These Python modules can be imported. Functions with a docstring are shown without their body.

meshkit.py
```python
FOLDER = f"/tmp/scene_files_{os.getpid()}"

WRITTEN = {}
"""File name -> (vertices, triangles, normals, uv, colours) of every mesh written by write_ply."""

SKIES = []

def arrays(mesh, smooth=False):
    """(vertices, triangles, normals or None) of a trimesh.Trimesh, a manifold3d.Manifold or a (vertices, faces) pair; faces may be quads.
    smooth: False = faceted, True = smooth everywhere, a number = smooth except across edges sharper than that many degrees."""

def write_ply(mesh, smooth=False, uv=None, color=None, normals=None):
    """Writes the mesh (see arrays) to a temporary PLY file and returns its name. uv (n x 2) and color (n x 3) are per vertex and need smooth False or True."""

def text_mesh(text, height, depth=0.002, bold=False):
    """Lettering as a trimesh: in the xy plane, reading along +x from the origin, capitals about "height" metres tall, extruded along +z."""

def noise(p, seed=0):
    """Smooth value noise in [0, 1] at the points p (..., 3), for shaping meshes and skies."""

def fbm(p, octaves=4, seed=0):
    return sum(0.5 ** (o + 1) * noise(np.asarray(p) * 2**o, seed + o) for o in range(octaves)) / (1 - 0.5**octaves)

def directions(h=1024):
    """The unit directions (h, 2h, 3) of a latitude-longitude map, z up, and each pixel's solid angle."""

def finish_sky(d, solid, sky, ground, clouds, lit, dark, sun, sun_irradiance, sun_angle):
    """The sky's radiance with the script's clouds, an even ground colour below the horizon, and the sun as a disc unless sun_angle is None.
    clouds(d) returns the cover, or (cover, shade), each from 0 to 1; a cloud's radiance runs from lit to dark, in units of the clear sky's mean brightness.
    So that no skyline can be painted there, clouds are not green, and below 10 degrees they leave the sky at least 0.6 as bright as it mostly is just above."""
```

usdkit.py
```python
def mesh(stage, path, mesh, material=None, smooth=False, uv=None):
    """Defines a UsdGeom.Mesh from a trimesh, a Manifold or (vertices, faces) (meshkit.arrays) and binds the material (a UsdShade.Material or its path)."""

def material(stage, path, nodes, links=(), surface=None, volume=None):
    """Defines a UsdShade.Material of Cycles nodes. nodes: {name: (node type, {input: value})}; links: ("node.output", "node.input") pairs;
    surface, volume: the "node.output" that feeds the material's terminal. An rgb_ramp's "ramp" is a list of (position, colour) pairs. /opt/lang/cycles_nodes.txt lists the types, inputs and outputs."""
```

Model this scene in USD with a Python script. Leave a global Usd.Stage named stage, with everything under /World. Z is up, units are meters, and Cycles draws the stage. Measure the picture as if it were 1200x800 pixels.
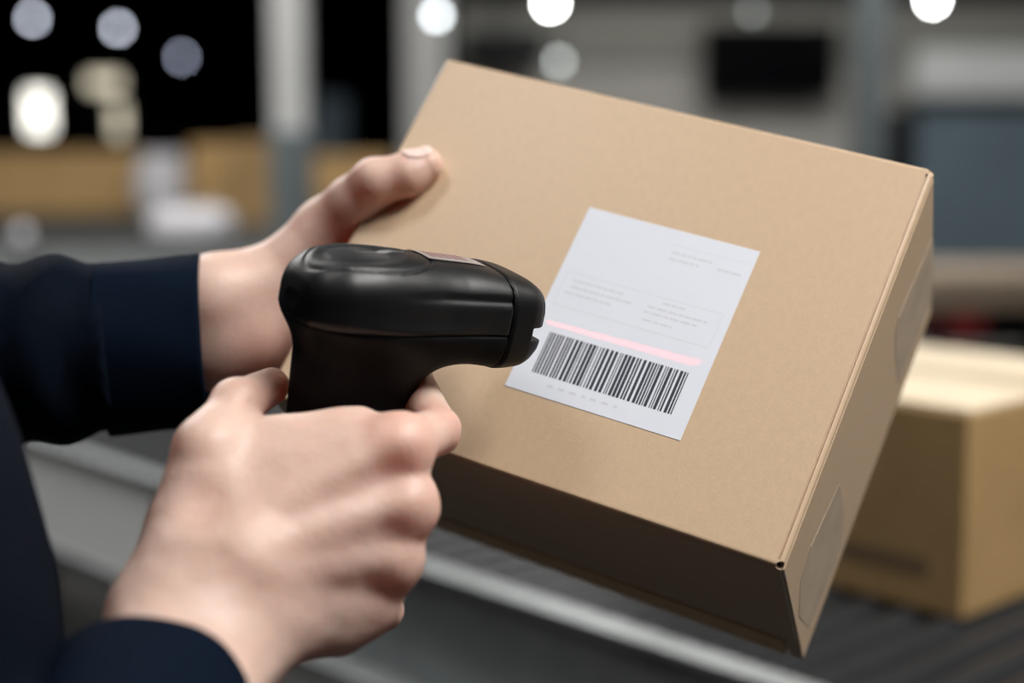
import math, numpy as np, trimesh, manifold3d as m3, usdkit, meshkit
from pxr import Usd, UsdGeom, Gf, Sdf, UsdShade, Vt

stage = Usd.Stage.CreateInMemory()
UsdGeom.SetStageUpAxis(stage, 'Z'); UsdGeom.SetStageMetersPerUnit(stage, 1.0)
UsdGeom.Xform.Define(stage, '/World'); UsdGeom.Scope.Define(stage, '/World/Looks')
rng = np.random.default_rng(7)

# ------------------------------------------------------------------ camera, light levels, exposure
CAM = np.array([0, 0, 1.45]); FPX = 1800.0; PITCH = math.atan(250 / FPX)
cam = UsdGeom.Camera.Define(stage, '/World/camera')
cam.AddTranslateOp().Set(Gf.Vec3d(*CAM)); cam.AddRotateXOp().Set(90 - math.degrees(PITCH))
cam.CreateHorizontalApertureAttr(36.0); cam.CreateVerticalApertureAttr(24.0)
cam.CreateFocalLengthAttr(36.0 * FPX / 1200)
cam.CreateFStopAttr(2.55); cam.CreateFocusDistanceAttr(0.765)
cam.CreateClippingRangeAttr(Gf.Vec2f(0.02, 200))
cam.CreateExposureAttr(0.0)
PANEL = dict(key=26.0, side=3.5, far=22.0, left=13.0, aisle=60.0)          # radiance of the ceiling panels
# (centre x, y, z, size x, size y, level, where it hangs); all unseen, placed for the light they give
PANELS = [(1.20, 0.0, 3.3, 1.2, 0.6, 'key', 'nearest above the held carton'), (1.45, 0.72, 3.3, 1.2, 0.6, 'key', 'just beyond the one above the held carton'),
          (2.7, -0.5, 3.3, 1.2, 0.6, 'side', 'over the aisle right of the camera'), (-0.70, 0.55, 3.3, 0.6, 0.42, 'left', 'small, right over the person'),
          (1.2, 5.2, 3.3, 2.4, 0.3, 'far', 'long, in front of the wooden bench'), (1.2, 7.8, 3.3, 2.4, 0.3, 'far', 'long, in front of the wall screen'),
          (-1.9, 3.7, 3.3, 1.8, 0.3, 'aisle', 'long, added before the belt conveyor to brighten the left background'), (3.6, 7.0, 3.3, 1.2, 0.3, 'far', 'short, in front of the roller shutter')]  # the aisle panel is added to brighten the left background
cp, sp = math.cos(PITCH), math.sin(PITCH)


def ray(px, py):
    x, y = (px - 600) / FPX, (400 - py) / FPX
    return np.array([x, y * sp + cp, y * cp - sp])


def P(px, py, d):
    """The point seen at a pixel, d metres in front of the lens."""
    return CAM + ray(px, py) * d


def at(px, py, Y):
    r = ray(px, py); return CAM + r * (Y / r[1])


def on_plane(px, py, o, n):
    r = ray(px, py); return CAM + r * (np.dot(o - CAM, n) / np.dot(r, n))


def pix(w):
    q = np.asarray(w) - CAM
    y, z = q[..., 1] * sp + q[..., 2] * cp, q[..., 1] * cp - q[..., 2] * sp
    return np.stack([600 + FPX * q[..., 0] / z, 400 - FPX * y / z, z], -1)


unit = lambda v: np.asarray(v, float) / np.linalg.norm(v)

# ------------------------------------------------------------------ naming and tree helpers
_used = {}


def numbered(parent, name):
    k = _used.get((parent, name), 0); _used[(parent, name)] = k + 1
    return f'{parent}/{name}' if k == 0 else f'{parent}/{name}_{k:03d}'


def frame(loc=(0, 0, 0), rotz=0.0, axes=None):
    M = np.eye(4)
    if axes is not None:
        M[:3, :3] = np.array(axes).T
    else:
        c, s = math.cos(rotz), math.sin(rotz); M[:2, :2] = [[c, -s], [s, c]]
    M[:3, 3] = loc
    return M


def setcd(prim, **kw):
    for k, v in kw.items():
        if v: prim.SetCustomDataByKey(k, v)


class Thing:
    def __init__(self, name, label, cat=None, M=None, group=None, kind=None):
        self.path = numbered('/World', name); self.M = np.eye(4) if M is None else M
        x = UsdGeom.Xform.Define(stage, self.path)
        x.AddTransformOp().Set(Gf.Matrix4d(*self.M.T.ravel().tolist()))
        self.prim = x.GetPrim(); setcd(self.prim, label=label, category=cat, group=group, kind=kind)

    def add(self, name, mesh, mat, parent=None, smooth=35, world=False, label=None, kind=None, pv=None):
        if isinstance(mesh, m3.Manifold):
            q = mesh.to_mesh(); mesh = (np.array(q.vert_properties[:, :3], float), np.array(q.tri_verts))
        v, f = (mesh.vertices, mesh.faces) if hasattr(mesh, 'faces') else mesh
        v, f = np.array(v, float), np.array(f)
        if world:
            Mi = np.linalg.inv(self.M); v = v @ Mi[:3, :3].T + Mi[:3, 3]
        p = numbered(parent or self.path, name)
        m = usdkit.mesh(stage, p, (v, f), LOOK[mat], smooth=smooth)
        for k, a in (pv or {}).items():
            UsdGeom.PrimvarsAPI(m).CreatePrimvar(k, Sdf.ValueTypeNames.FloatArray, 'vertex').Set(Vt.FloatArray.FromNumpy(np.asarray(a, np.float32)))
        setcd(m.GetPrim(), label=label, kind=kind)
        return p


def copy_of(src, loc, rotz, label, group=None):
    name = src.path.rsplit('/', 1)[1]
    name = name[:-4] if name[-4:-3] == '_' and name[-3:].isdigit() else name
    cd = src.prim.GetCustomData()
    t = Thing(name, label, cd['category'], frame(loc, rotz), group or cd.get('group'))
    t.prim.GetReferences().AddInternalReference(src.path); t.prim.SetInstanceable(True)
    return t


# ------------------------------------------------------------------ materials
LOOK = {}


def look(name, base, rough=0.5, metallic=0.0, var=0.0, vscale=20.0, bump=0.0, bscale=300.0, stretch=(1, 1, 1), emit=None, redness=None, **extra):
    n, L = {'p': ('principled_bsdf', {'base_color': base, 'roughness': rough, 'metallic': metallic, **extra})}, []
    if var or bump:
        n['tc'] = ('texture_coordinate', {}); n['mp'] = ('mapping', {'scale': stretch}); L.append(('tc.object', 'mp.vector'))
    if var:
        n['nz'] = ('noise_texture', {'scale': vscale, 'detail': 5.0, 'roughness': 0.6}); L.append(('mp.vector', 'nz.vector'))
        lo, hi = [c * (1 - var) for c in base], [min(1, c * (1 + var)) for c in base]
        n['rp'] = ('rgb_ramp', {'ramp': [(0.3, lo), (0.7, hi)]}); L.append(('nz.fac', 'rp.fac'))
        col = 'rp.color'
        if redness:
            n['at'] = ('attribute', {'attribute': 'redness'}); n['mx'] = ('mix_color', {'b': redness})
            L += [('at.fac', 'mx.fac'), (col, 'mx.a')]; col = 'mx.result'
        L.append((col, 'p.base_color'))
    if bump:
        n['bz'] = ('noise_texture', {'scale': bscale, 'detail': 3.0}); L.append(('mp.vector', 'bz.vector'))
        n['bp'] = ('bump', {'distance': bump, 'strength': 1.0}); L += [('bz.fac', 'bp.height'), ('bp.normal', 'p.normal')]
    if emit:
        n['p'][1].update(emission_color=emit[0], emission_strength=emit[1])
    LOOK[name] = usdkit.material(stage, '/World/Looks/' + name, n, L, surface='p.BSDF')


look('kraft', (0.545, 0.398, 0.266), 0.38, var=0.04, vscale=300, bump=0.00006, bscale=900, stretch=(1, .5, 1), specular_ior_level=0.45)
look('kraft_edge', (0.56, 0.40, 0.26), 0.7, var=0.08, vscale=300)
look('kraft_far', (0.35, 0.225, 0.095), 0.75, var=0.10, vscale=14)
look('kraft_gold', (0.62, 0.40, 0.17), 0.75, var=0.12, vscale=10)
look('kraft_pale', (0.70, 0.59, 0.43), 0.7, var=0.06, vscale=20)  # lighter copy of the box kraft: overhead light painted onto its top flaps
look('carton_inside', (0.03, 0.02, 0.012), 0.9)
look('packing_tape', (0.40, 0.315, 0.235), 0.55, var=0.10, vscale=40, bump=0.0002, bscale=120, specular_ior_level=0.35)
look('tape_far', (0.50, 0.40, 0.25), 0.3)
look('print_dark', (0.16, 0.105, 0.055), 0.8)
look('label_paper', (0.665, 0.70, 0.775), 0.6, var=0.012, vscale=60)
look('label_print', (0.012, 0.014, 0.03), 0.5)
look('label_pale_print', (0.57, 0.59, 0.65), 0.6)
look('plastic_black', (0.0042, 0.0050, 0.0065), 0.43, bump=0.00004, bscale=2600, specular_ior_level=0.46)
look('plastic_grip', (0.0045, 0.0050, 0.0062), 0.55, bump=0.00004, bscale=2600, specular_ior_level=0.14)
look('rubber_black', (0.0045, 0.0050, 0.006), 0.45, specular_ior_level=0.3, bump=0.00004, bscale=2200)
look('plastic_matte', (0.004, 0.004, 0.005), 0.6, specular_ior_level=0.25)
look('scan_glass', (0.02, 0.004, 0.005), 0.08)
look('sticker', (0.26, 0.235, 0.235), 0.35)
look('sticker_print', (0.20, 0.10, 0.105), 0.4)
look('laser', (0.1, 0, 0), 0.5, emit=((1.0, 0.015, 0.03), 2.4e6))
look('laser_led', (0.3, 0.0, 0.0), 0.4, emit=((1.0, 0.05, 0.06), 1.0))
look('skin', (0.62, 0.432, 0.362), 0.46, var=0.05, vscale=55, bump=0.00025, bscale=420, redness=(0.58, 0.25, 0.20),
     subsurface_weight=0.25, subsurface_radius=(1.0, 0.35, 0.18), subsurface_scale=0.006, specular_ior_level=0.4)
look('nail', (0.80, 0.60, 0.54), 0.25)
look('navy_cloth', (0.0018, 0.0042, 0.0098), 0.85, var=0.10, vscale=400, bump=0.0003, bscale=1500, specular_ior_level=0.06)
look('navy_cuff', (0.0022, 0.0062, 0.0155), 0.85, var=0.10, vscale=400, bump=0.0003, bscale=1500, specular_ior_level=0.06)
look('eye_white', (0.75, 0.72, 0.70), 0.2)
look('iris', (0.03, 0.02, 0.012), 0.15)
look('trousers', (0.02, 0.02, 0.024), 0.9)
look('hair', (0.02, 0.013, 0.009), 0.5, bump=0.002, bscale=60, stretch=(4, 4, .6))
look('shoe', (0.02, 0.018, 0.016), 0.5)
look('galvanised', (0.42, 0.45, 0.46), 0.42, 0.55, var=0.12, vscale=18)
look('steel_dark', (0.055, 0.060, 0.065), 0.5, 0.3, var=0.15, vscale=8)
look('roller', (0.05, 0.053, 0.058), 0.38, 0.6, var=0.12, vscale=6)
look('paint_column', (0.55, 0.56, 0.56), 0.55, var=0.04, vscale=4)
look('kraft_bare', (0.68, 0.49, 0.29), 0.7, var=0.05, vscale=200)
look('paint_grey', (0.40, 0.42, 0.42), 0.6, var=0.05, vscale=4)
look('paint_white', (0.76, 0.79, 0.79), 0.55, var=0.04, vscale=4)
look('column_guard', (0.12, 0.145, 0.155), 0.6, var=0.08, vscale=6)
look('belt_rubber', (0.055, 0.06, 0.06), 0.7, var=0.1, vscale=8)
look('concrete', (0.038, 0.038, 0.037), 0.75, var=0.18, vscale=1.4)
look('wall_plaster', (0.50, 0.49, 0.46), 0.85, var=0.05, vscale=1.2)
look('wall_dark', (0.006, 0.007, 0.009), 0.9)
look('ceiling_dark', (0.02, 0.02, 0.02), 0.9)
look('soffit', (0.30, 0.30, 0.27), 0.8)
look('shutter_blue', (0.16, 0.225, 0.275), 0.55, var=0.10, vscale=2)
look('screen_black', (0.002, 0.002, 0.003), 0.3, specular_ior_level=0.05)
look('shelf_wood', (0.30, 0.235, 0.17), 0.6, var=0.15, vscale=7)
look('crate_red', (0.42, 0.035, 0.035), 0.5)
look('poly_white', (0.75, 0.75, 0.80), 0.5, var=0.05, vscale=9)
look('black_metal', (0.008, 0.008, 0.009), 0.6, specular_ior_level=0.2)
look('panel_housing', (0.6, 0.6, 0.6), 0.5)
for k, s in PANEL.items():
    look('diffuser_' + k, (0.8, 0.8, 0.8), 0.5, emit=((1.0, 0.97, 0.93), s))
for k, c, s in (('lamp_cool_dim', (0.82, 0.87, 1.0), 11.0), ('lamp_cool', (0.72, 0.80, 1.0), 20.0), ('lamp_cool_low', (0.72, 0.77, 1.0), 5.0), ('lamp_bright', (0.95, 1.0, 1.0), 60.0),
                ('lamp_mid', (0.90, 0.97, 1.0), 12.0), ('lamp_grey', (0.92, 1.0, 0.97), 4.0), ('lamp_faint', (0.92, 1.0, 0.97), 1.3), ('lit_window', (1.0, 0.97, 0.88), 3.2), ('lit_window_dim', (1.0, 0.90, 0.68), 1.2)):
    look(k, (0.5, 0.5, 0.5), 0.5, emit=(c, s))


# ------------------------------------------------------------------ mesh helpers
def cat(*ms):
    vs, fs, n = [], [], 0
    for m in ms:
        v, f = (m.vertices, m.faces) if hasattr(m, 'faces') else m
        vs.append(np.asarray(v, float)); fs.append(np.asarray(f) + n); n += len(v)
    return np.vstack(vs), np.vstack(fs)


def tm(man):
    q = man.to_mesh(); return np.array(q.vert_properties[:, :3], float), np.array(q.tri_verts)


def box(x0, x1, y0, y1, z0, z1):
    return m3.Manifold.cube((x1 - x0, y1 - y0, z1 - z0)).translate((x0, y0, z0))


def rbox(x0, x1, y0, y1, z0, z1, r=0.003, seg=8):
    s = m3.Manifold.sphere(r, seg)
    return m3.Manifold.batch_hull([s.translate((x, y, z)) for x in (x0 + r, x1 - r) for y in (y0 + r, y1 - r) for z in (z0 + r, z1 - r)])


def cbox(x0, x1, y0, y1, z0, z1, c=0.004):
    """box with chamfered edges"""
    pts = []
    for x, sx in ((x0, 1), (x1, -1)):
        for y, sy in ((y0, 1), (y1, -1)):
            for z, sz in ((z0, 1), (z1, -1)):
                pts += [(x, y + sy * c, z + sz * c), (x + sx * c, y, z + sz * c), (x + sx * c, y + sy * c, z)]
    return m3.Manifold.hull_points(np.array(pts, float))


def cyl(a, b, r, r2=None, seg=16):
    a, b = np.asarray(a, float), np.asarray(b, float); L = np.linalg.norm(b - a); z = (b - a) / L
    x = unit(np.cross(z, [0, 0, 1]) if abs(z[2]) < .95 else np.cross(z, [1, 0, 0])); y = np.cross(z, x)
    T = np.column_stack([x, y, z, a])
    return m3.Manifold.cylinder(L, r, r if r2 is None else r2, seg).transform(T)


def lathe(prof, seg=24):
    p = np.array(prof, float); th = np.linspace(0, 2 * np.pi, seg, endpoint=False)
    v = np.array([(r * math.cos(t), r * math.sin(t), z) for r, z in p for t in th]); f = []
    for i in range(len(p) - 1):
        for j in range(seg):
            a, b = i * seg + j, i * seg + (j + 1) % seg
            f += [(a, b, b + seg), (a, b + seg, a + seg)]
    n = len(v); v = np.vstack([v, [(0, 0, p[0, 1]), (0, 0, p[-1, 1])]])
    for j in range(seg):
        k = (j + 1) % seg
        f += [(n, k, j), (n + 1, (len(p) - 1) * seg + j, (len(p) - 1) * seg + k)]
    return v, np.array(f)


def moved(mesh, M):
    v, f = (mesh.vertices, mesh.faces) if hasattr(mesh, 'faces') else mesh
    return np.asarray(v) @ M[:3, :3].T + M[:3, 3], f


def quad(a, b, c, d):
    return np.array([a, b, c, d], float), np.array([(0, 1, 2), (0, 2, 3)])


def nets(f, lo, hi, h, newton=2):
    """Surface of f = 0 (negative inside) on a grid of step h, by surface nets with a coarse pass first."""
    lo, hi = np.asarray(lo, float), np.asarray(hi, float); q = 4
    nc = np.ceil((hi - lo) / (h * q)).astype(int) + 1; n = nc * q
    g = np.stack(np.meshgrid(*[lo[k] + (np.arange(nc[k]) + .5) * q * h for k in range(3)], indexing='ij'), -1).reshape(-1, 3)
    co = f(g).reshape(nc)
    near = np.abs(co) < q * h * 2.2
    V = np.repeat(np.repeat(np.repeat(co, q, 0), q, 1), q, 2).astype(np.float32)
    bi = np.argwhere(near)
    off = np.stack(np.meshgrid(*[np.arange(q)] * 3, indexing='ij'), -1).reshape(-1, 3)
    idx = (bi[:, None, :] * q + off[None]).reshape(-1, 3)
    for i in range(0, len(idx), 400000):
        s = idx[i:i + 400000]; V[s[:, 0], s[:, 1], s[:, 2]] = f(lo + (s + .5) * h)
    V[[0, -1]] = np.maximum(V[[0, -1]], h * .3); V[:, [0, -1]] = np.maximum(V[:, [0, -1]], h * .3); V[:, :, [0, -1]] = np.maximum(V[:, :, [0, -1]], h * .3)
    ins = V < 0
    C = np.zeros(tuple(np.array(V.shape) - 1), int)
    for d in np.ndindex(2, 2, 2):
        C += ins[d[0]:V.shape[0] - 1 + d[0], d[1]:V.shape[1] - 1 + d[1], d[2]:V.shape[2] - 1 + d[2]]
    cells = np.argwhere((C > 0) & (C < 8)); num = np.full(C.shape, -1); num[tuple(cells.T)] = np.arange(len(cells))
    acc, cnt = np.zeros((len(cells), 3)), np.zeros(len(cells))
    cor = [np.array(d) for d in np.ndindex(2, 2, 2)]
    val = {tuple(d): V[tuple((cells + d).T)] for d in cor}
    for d in cor:
        for k in range(3):
            if d[k] == 0:
                e = d.copy(); e[k] = 1; a, b = val[tuple(d)], val[tuple(e)]; m = (a < 0) != (b < 0)
                t = a[m] / (a[m] - b[m]); pos = np.repeat(d[None].astype(float), m.sum(), 0); pos[:, k] = t
                acc[m] += pos; cnt[m] += 1
    v = lo + (cells + acc / cnt[:, None] + .5) * h
    F = []
    for k in range(3):
        u, w = (k + 1) % 3, (k + 2) % 3
        sl0, sl1 = [slice(None)] * 3, [slice(None)] * 3
        sl0[k], sl1[k] = slice(0, -1), slice(1, None)
        for sgn in (0, 1):
            e = np.argwhere((ins[tuple(sl0)] if sgn == 0 else ~ins[tuple(sl0)]) & (~ins[tuple(sl1)] if sgn == 0 else ins[tuple(sl1)]))
            e = e[(e[:, u] > 0) & (e[:, w] > 0)]
            du, dw = np.eye(3, dtype=int)[u], np.eye(3, dtype=int)[w]
            ok = np.all(e < np.array(C.shape), 1); e = e[ok]
            c = [num[tuple((e - x).T)] for x in (0 * du, du, du + dw, dw)]
            F.append(np.stack(c if sgn == 0 else c[::-1], 1))
    F = np.vstack(F); F = F[(F >= 0).all(1)]
    for _ in range(newton):
        e = h * .25; val = f(v)
        gr = np.stack([(f(v + np.eye(3)[k] * e) - f(v - np.eye(3)[k] * e)) / (2 * e) for k in range(3)], -1)
        v = v - np.clip(val / np.maximum((gr ** 2).sum(-1), .05), -h, h)[:, None] * gr
    return v, np.vstack([F[:, [0, 1, 2]], F[:, [0, 2, 3]]])


def cone(p, a, b, ra, rb):
    a, b = np.asarray(a, float), np.asarray(b, float); ab = b - a
    t = np.clip(((p - a) @ ab) / (ab @ ab), 0, 1)
    return np.linalg.norm(p - a - t[:, None] * ab, axis=1) - (ra + (rb - ra) * t)


def ball(p, c, r):
    return np.linalg.norm(p - np.asarray(c), axis=1) - r


def smin(a, b, k):
    h = np.maximum(k - np.abs(a - b), 0) / k
    return np.minimum(a, b) - h * h * k * .25


def smax(a, b, k):
    return -smin(-a, -b, k)


def chain(p, pts, rs, k=0.004):
    d = None
    for i in range(len(pts) - 1):
        c = cone(p, pts[i], pts[i + 1], rs[i], rs[i + 1]); d = c if d is None else smin(d, c, k)
    return d


# ------------------------------------------------------------------ the hall (structure)
def structure(name, man, mat, label=None, smooth=False):
    p = numbered('/World', name); m = usdkit.mesh(stage, p, tm(man) if isinstance(man, m3.Manifold) else man, LOOK[mat], smooth=smooth)
    setcd(m.GetPrim(), kind='structure', label=label); return p


structure('floor', box(-9, 9, -4, 24, -.1, 0), 'concrete', 'grey concrete hall floor')
structure('ceiling', box(-9, 9, -4, 24, 4.2, 4.3), 'ceiling_dark', 'dark hall ceiling high above')
structure('wall_back', box(-9, -.36, 23.8, 24, 0, 4.2), 'wall_dark', 'black far end of the hall at left')
structure('wall_left', box(-9.1, -9, -4, 24, 0, 4.2), 'wall_dark')
structure('wall_right', box(9, 9.1, -4, 24, 0, 4.2), 'wall_plaster')
structure('wall_front', box(-9, 9, -4.1, -4, 0, 4.2), 'wall_dark')
structure('wall_partition', box(-.36, 9, 10, 10.2, 0, 1.858), 'wall_plaster', 'light grey back wall behind the screen')
structure('wall_partition_side', box(-.36, -.2, 10.2, 23.8, 0, 4.2), 'wall_dark')
structure('trim_1', box(-.36, 9, 9.96, 10.2, 1.86, 2.24), 'soffit', 'olive grey band above the back wall')
structure('trim_2', box(-.36, 9, 9.9, 10.2, 2.242, 4.2), 'wall_dark', 'black upper wall above the back wall')


def column(name, px0, px1, Y, mat, label, ztop=4.2, guard=None):
    a, b = at(px0, 150, Y)[0], at(px1, 150, Y)[0]; w = b - a; cx = (a + b) / 2
    t = Thing(name, label, 'column', frame((cx, Y, 0)), kind='structure'); h = w / 2
    web, fl = w * .09, w * .11
    sec = cat(tm(box(-h, h, -h, -h + fl, .02, ztop)), tm(box(-h, h, h - fl, h, .02, ztop)), tm(box(-web, web, -h + fl, h - fl, .02, ztop)))
    t.add('steel_section', sec, mat, smooth=False)
    t.add('base_plate', box(-w, w, -w, w, 0, .02), 'steel_dark', smooth=False)
    if guard:
        t.add('guard', cbox(-h - .012, h + .012, -h - .012, h + .012, .021, guard, .01), 'column_guard', smooth=False, label='dark grey guard around the foot of the column')
    return t


column('column', 322, 360, 4.7, 'paint_column', 'pale steel column at left with dark grey guard on its lower half', guard=at(340, 152, 4.7)[2])
column('column', 476, 524, 8.6, 'paint_column', 'light grey steel column behind the top left corner of the held carton')
column('column', 1000, 1034, 8.4, 'column_guard', 'slim grey steel column between the black screen and the blue grey shutter')

# roller shutter at right, in front of the back wall
a, b = at(1062, 150, 9.7)[0], at(1330, 150, 9.7)[0]; zt, zb = at(1100, 128, 9.7)[2], at(1100, 312, 9.7)[2]
t = Thing('roller_shutter', 'blue grey roller shutter with horizontal slats at right of the back wall', 'roller shutter', frame(((a + b) / 2, 9.7, zb)), kind=None)
w = (b - a) / 2; ns = 12; hs = (zt - zb) / ns
for i in range(ns):
    t.add('slat', cbox(-w, w, -.012, .012, i * hs + .003, (i + 1) * hs - .003, .006), 'shutter_blue', smooth=False)
t.add('slat_backing', box(-w, w, .014, .02, 0, zt - zb), 'black_metal', smooth=False)
for s in (-1, 1):
    t.add('guide_rail', box(s * w - (.13 if s < 0 else .05), s * w + .05, -.04, .05, 0, zt - zb), 'black_metal', smooth=False)
t.add('shutter_box', rbox(-w + .02, w + .05, -.12, .12, zt - zb + .07, zt - zb + .37, .03), 'paint_white', label='pale grey cover box over the shutter roll')
t.add('lintel', box(-w, w, -.05, .05, zt - zb + .001, zt - zb + .069), 'steel_dark', smooth=False)

# wall screen
a, b = at(824, 70, 9.8), at(981, 70, 9.8); zt, zb = at(900, 28, 9.8)[2], at(900, 115, 9.8)[2]
t = Thing('wall_screen', 'black switched-off flat screen hung on the light grey back wall', 'screen', frame(((a[0] + b[0]) / 2, 9.8, zb)))
w = (b[0] - a[0]) / 2
t.add('casing', rbox(-w, w, -.02, .05, 0, zt - zb, .008), 'black_metal')
t.add('display', box(-w + .012, w - .012, -.023, -.0201, .014, zt - zb - .012), 'screen_black', smooth=False)
t.add('bracket', box(-.12, .12, .0501, .199, .1, (zt - zb) * .8), 'steel_dark', smooth=False)


# ------------------------------------------------------------------ lamps
def panel_light(x, y, z, sx, sy, lvl, label):
    t = Thing('ceiling_panel_light', label, 'ceiling light', frame((x, y, z)), 'flat panel lights hung over the hall')
    h = tm(box(-sx / 2 - .03, sx / 2 + .03, -sy / 2 - .03, sy / 2 + .03, .004, .06))
    t.add('housing', h, 'panel_housing', smooth=False)
    t.add('diffuser', quad((-sx / 2, -sy / 2, 0), (-sx / 2, sy / 2, 0), (sx / 2, sy / 2, 0), (sx / 2, -sy / 2, 0)), 'diffuser_' + lvl, smooth=False)
    for s in (-1, 1):
        t.add('hanger', cyl((s * sx * .4, 0, .06), (s * sx * .4, 0, 4.2 - z), .004, seg=6), 'black_metal', smooth=False)


for x, y, z, sx, sy, lvl, where in PANELS:
    panel_light(x, y, z, sx, sy, lvl, 'unseen flat white ceiling panel light, ' + where)


def pendant(px, py, Y, r, mat, label, top=4.2):
    c = at(px, py, Y)
    t = Thing('pendant_lamp', label, 'pendant lamp', frame(c), 'small pendant lamps hung along the hall')
    t.add('bulb', m3.Manifold.sphere(r, 16), mat, smooth=True)
    t.add('shade', lathe([(r * .5, r * 2.2), (r * .55, r * 2.25), (r * 1.9, r * .95), (r * 1.85, r * .9), (r * .5, r * 2.1)], 20), 'black_metal')
    t.add('cord', cyl((0, 0, r * 2.2), (0, 0, top - c[2]), .006, seg=6), 'black_metal', smooth=False)


pendant(38, 22, 15, .036, 'lamp_cool_dim', 'cool white pendant lamp glowing in the dark, top left corner of the photo')
pendant(138, 33, 15, .036, 'lamp_cool_dim', 'cool white pendant lamp in the dark, second from the top left corner')
pendant(213, 67, 15.5, .036, 'lamp_cool_low', 'dim bluish pendant lamp, lowest of the three in the dark at left')
pendant(512, 18, 8.0, .026, 'lamp_mid', 'bright pendant lamp in front of the light grey column')
pendant(645, 4, 8.5, .032, 'lamp_bright', 'very bright pendant lamp at the top edge above the held carton')
pendant(1093, 1, 8.5, .026, 'lamp_bright', 'bright pendant lamp above the pale shutter box at right')
pendant(655, 72, 8.8, .026, 'lamp_grey', 'faint grey pendant lamp just above the top edge of the held carton', top=4.2)


pendant(882, 14, 8.8, .026, 'lamp_faint', 'faint pendant lamp above the black wall screen')
a, b = at(370, 165, 11.0), at(404, 112, 11.0)
t = Thing('metal_cabinet', 'blue grey metal cabinet in the dark between the two pale columns', 'cabinet', frame(((a[0] + b[0]) / 2, 11.2, 0)))
w = (b[0] - a[0]) / 2
t.add('body', cbox(-w, w, -.19, .2, .05, b[2], .01), 'shutter_blue', smooth=False)
for s in (-1, 1):
    dp = t.add('door', cbox(s * w / 2 - w / 2 + .004, s * w / 2 + w / 2 - .004, -.205, -.191, .06, b[2] - .01, .003), 'shutter_blue', smooth=False)
    t.add('handle', rbox(s * .02 - .006, s * .02 + .006, -.225, -.206, .9, 1.02, .003, 6), 'black_metal', parent=dp)
t.add('plinth', box(-w + .01, w - .01, -.17, .19, 0, .049), 'black_metal', smooth=False)


a, b = at(548, 74, 9.6), at(636, 40, 9.6)
t = Thing('air_duct', 'short dark air duct mouth above the top left edge of the held carton', 'air duct', frame(((a[0] + b[0]) / 2, 9.6, a[2])))
w, h = (b[0] - a[0]) / 2, b[2] - a[2]
t.add('duct', cbox(-w, w, -.05, .29, 0, h, .01), 'black_metal', smooth=False)
t.add('flange', box(-w - .02, w + .02, -.03, 0, -.02, h + .02) - box(-w - .0005, w + .0005, -.1, .1, -.0005, h + .0005), 'steel_dark', smooth=False)
t.add('hanger', box(-.01, .01, .1, .11, h, 4.2 - a[2]), 'black_metal', smooth=False)


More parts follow.
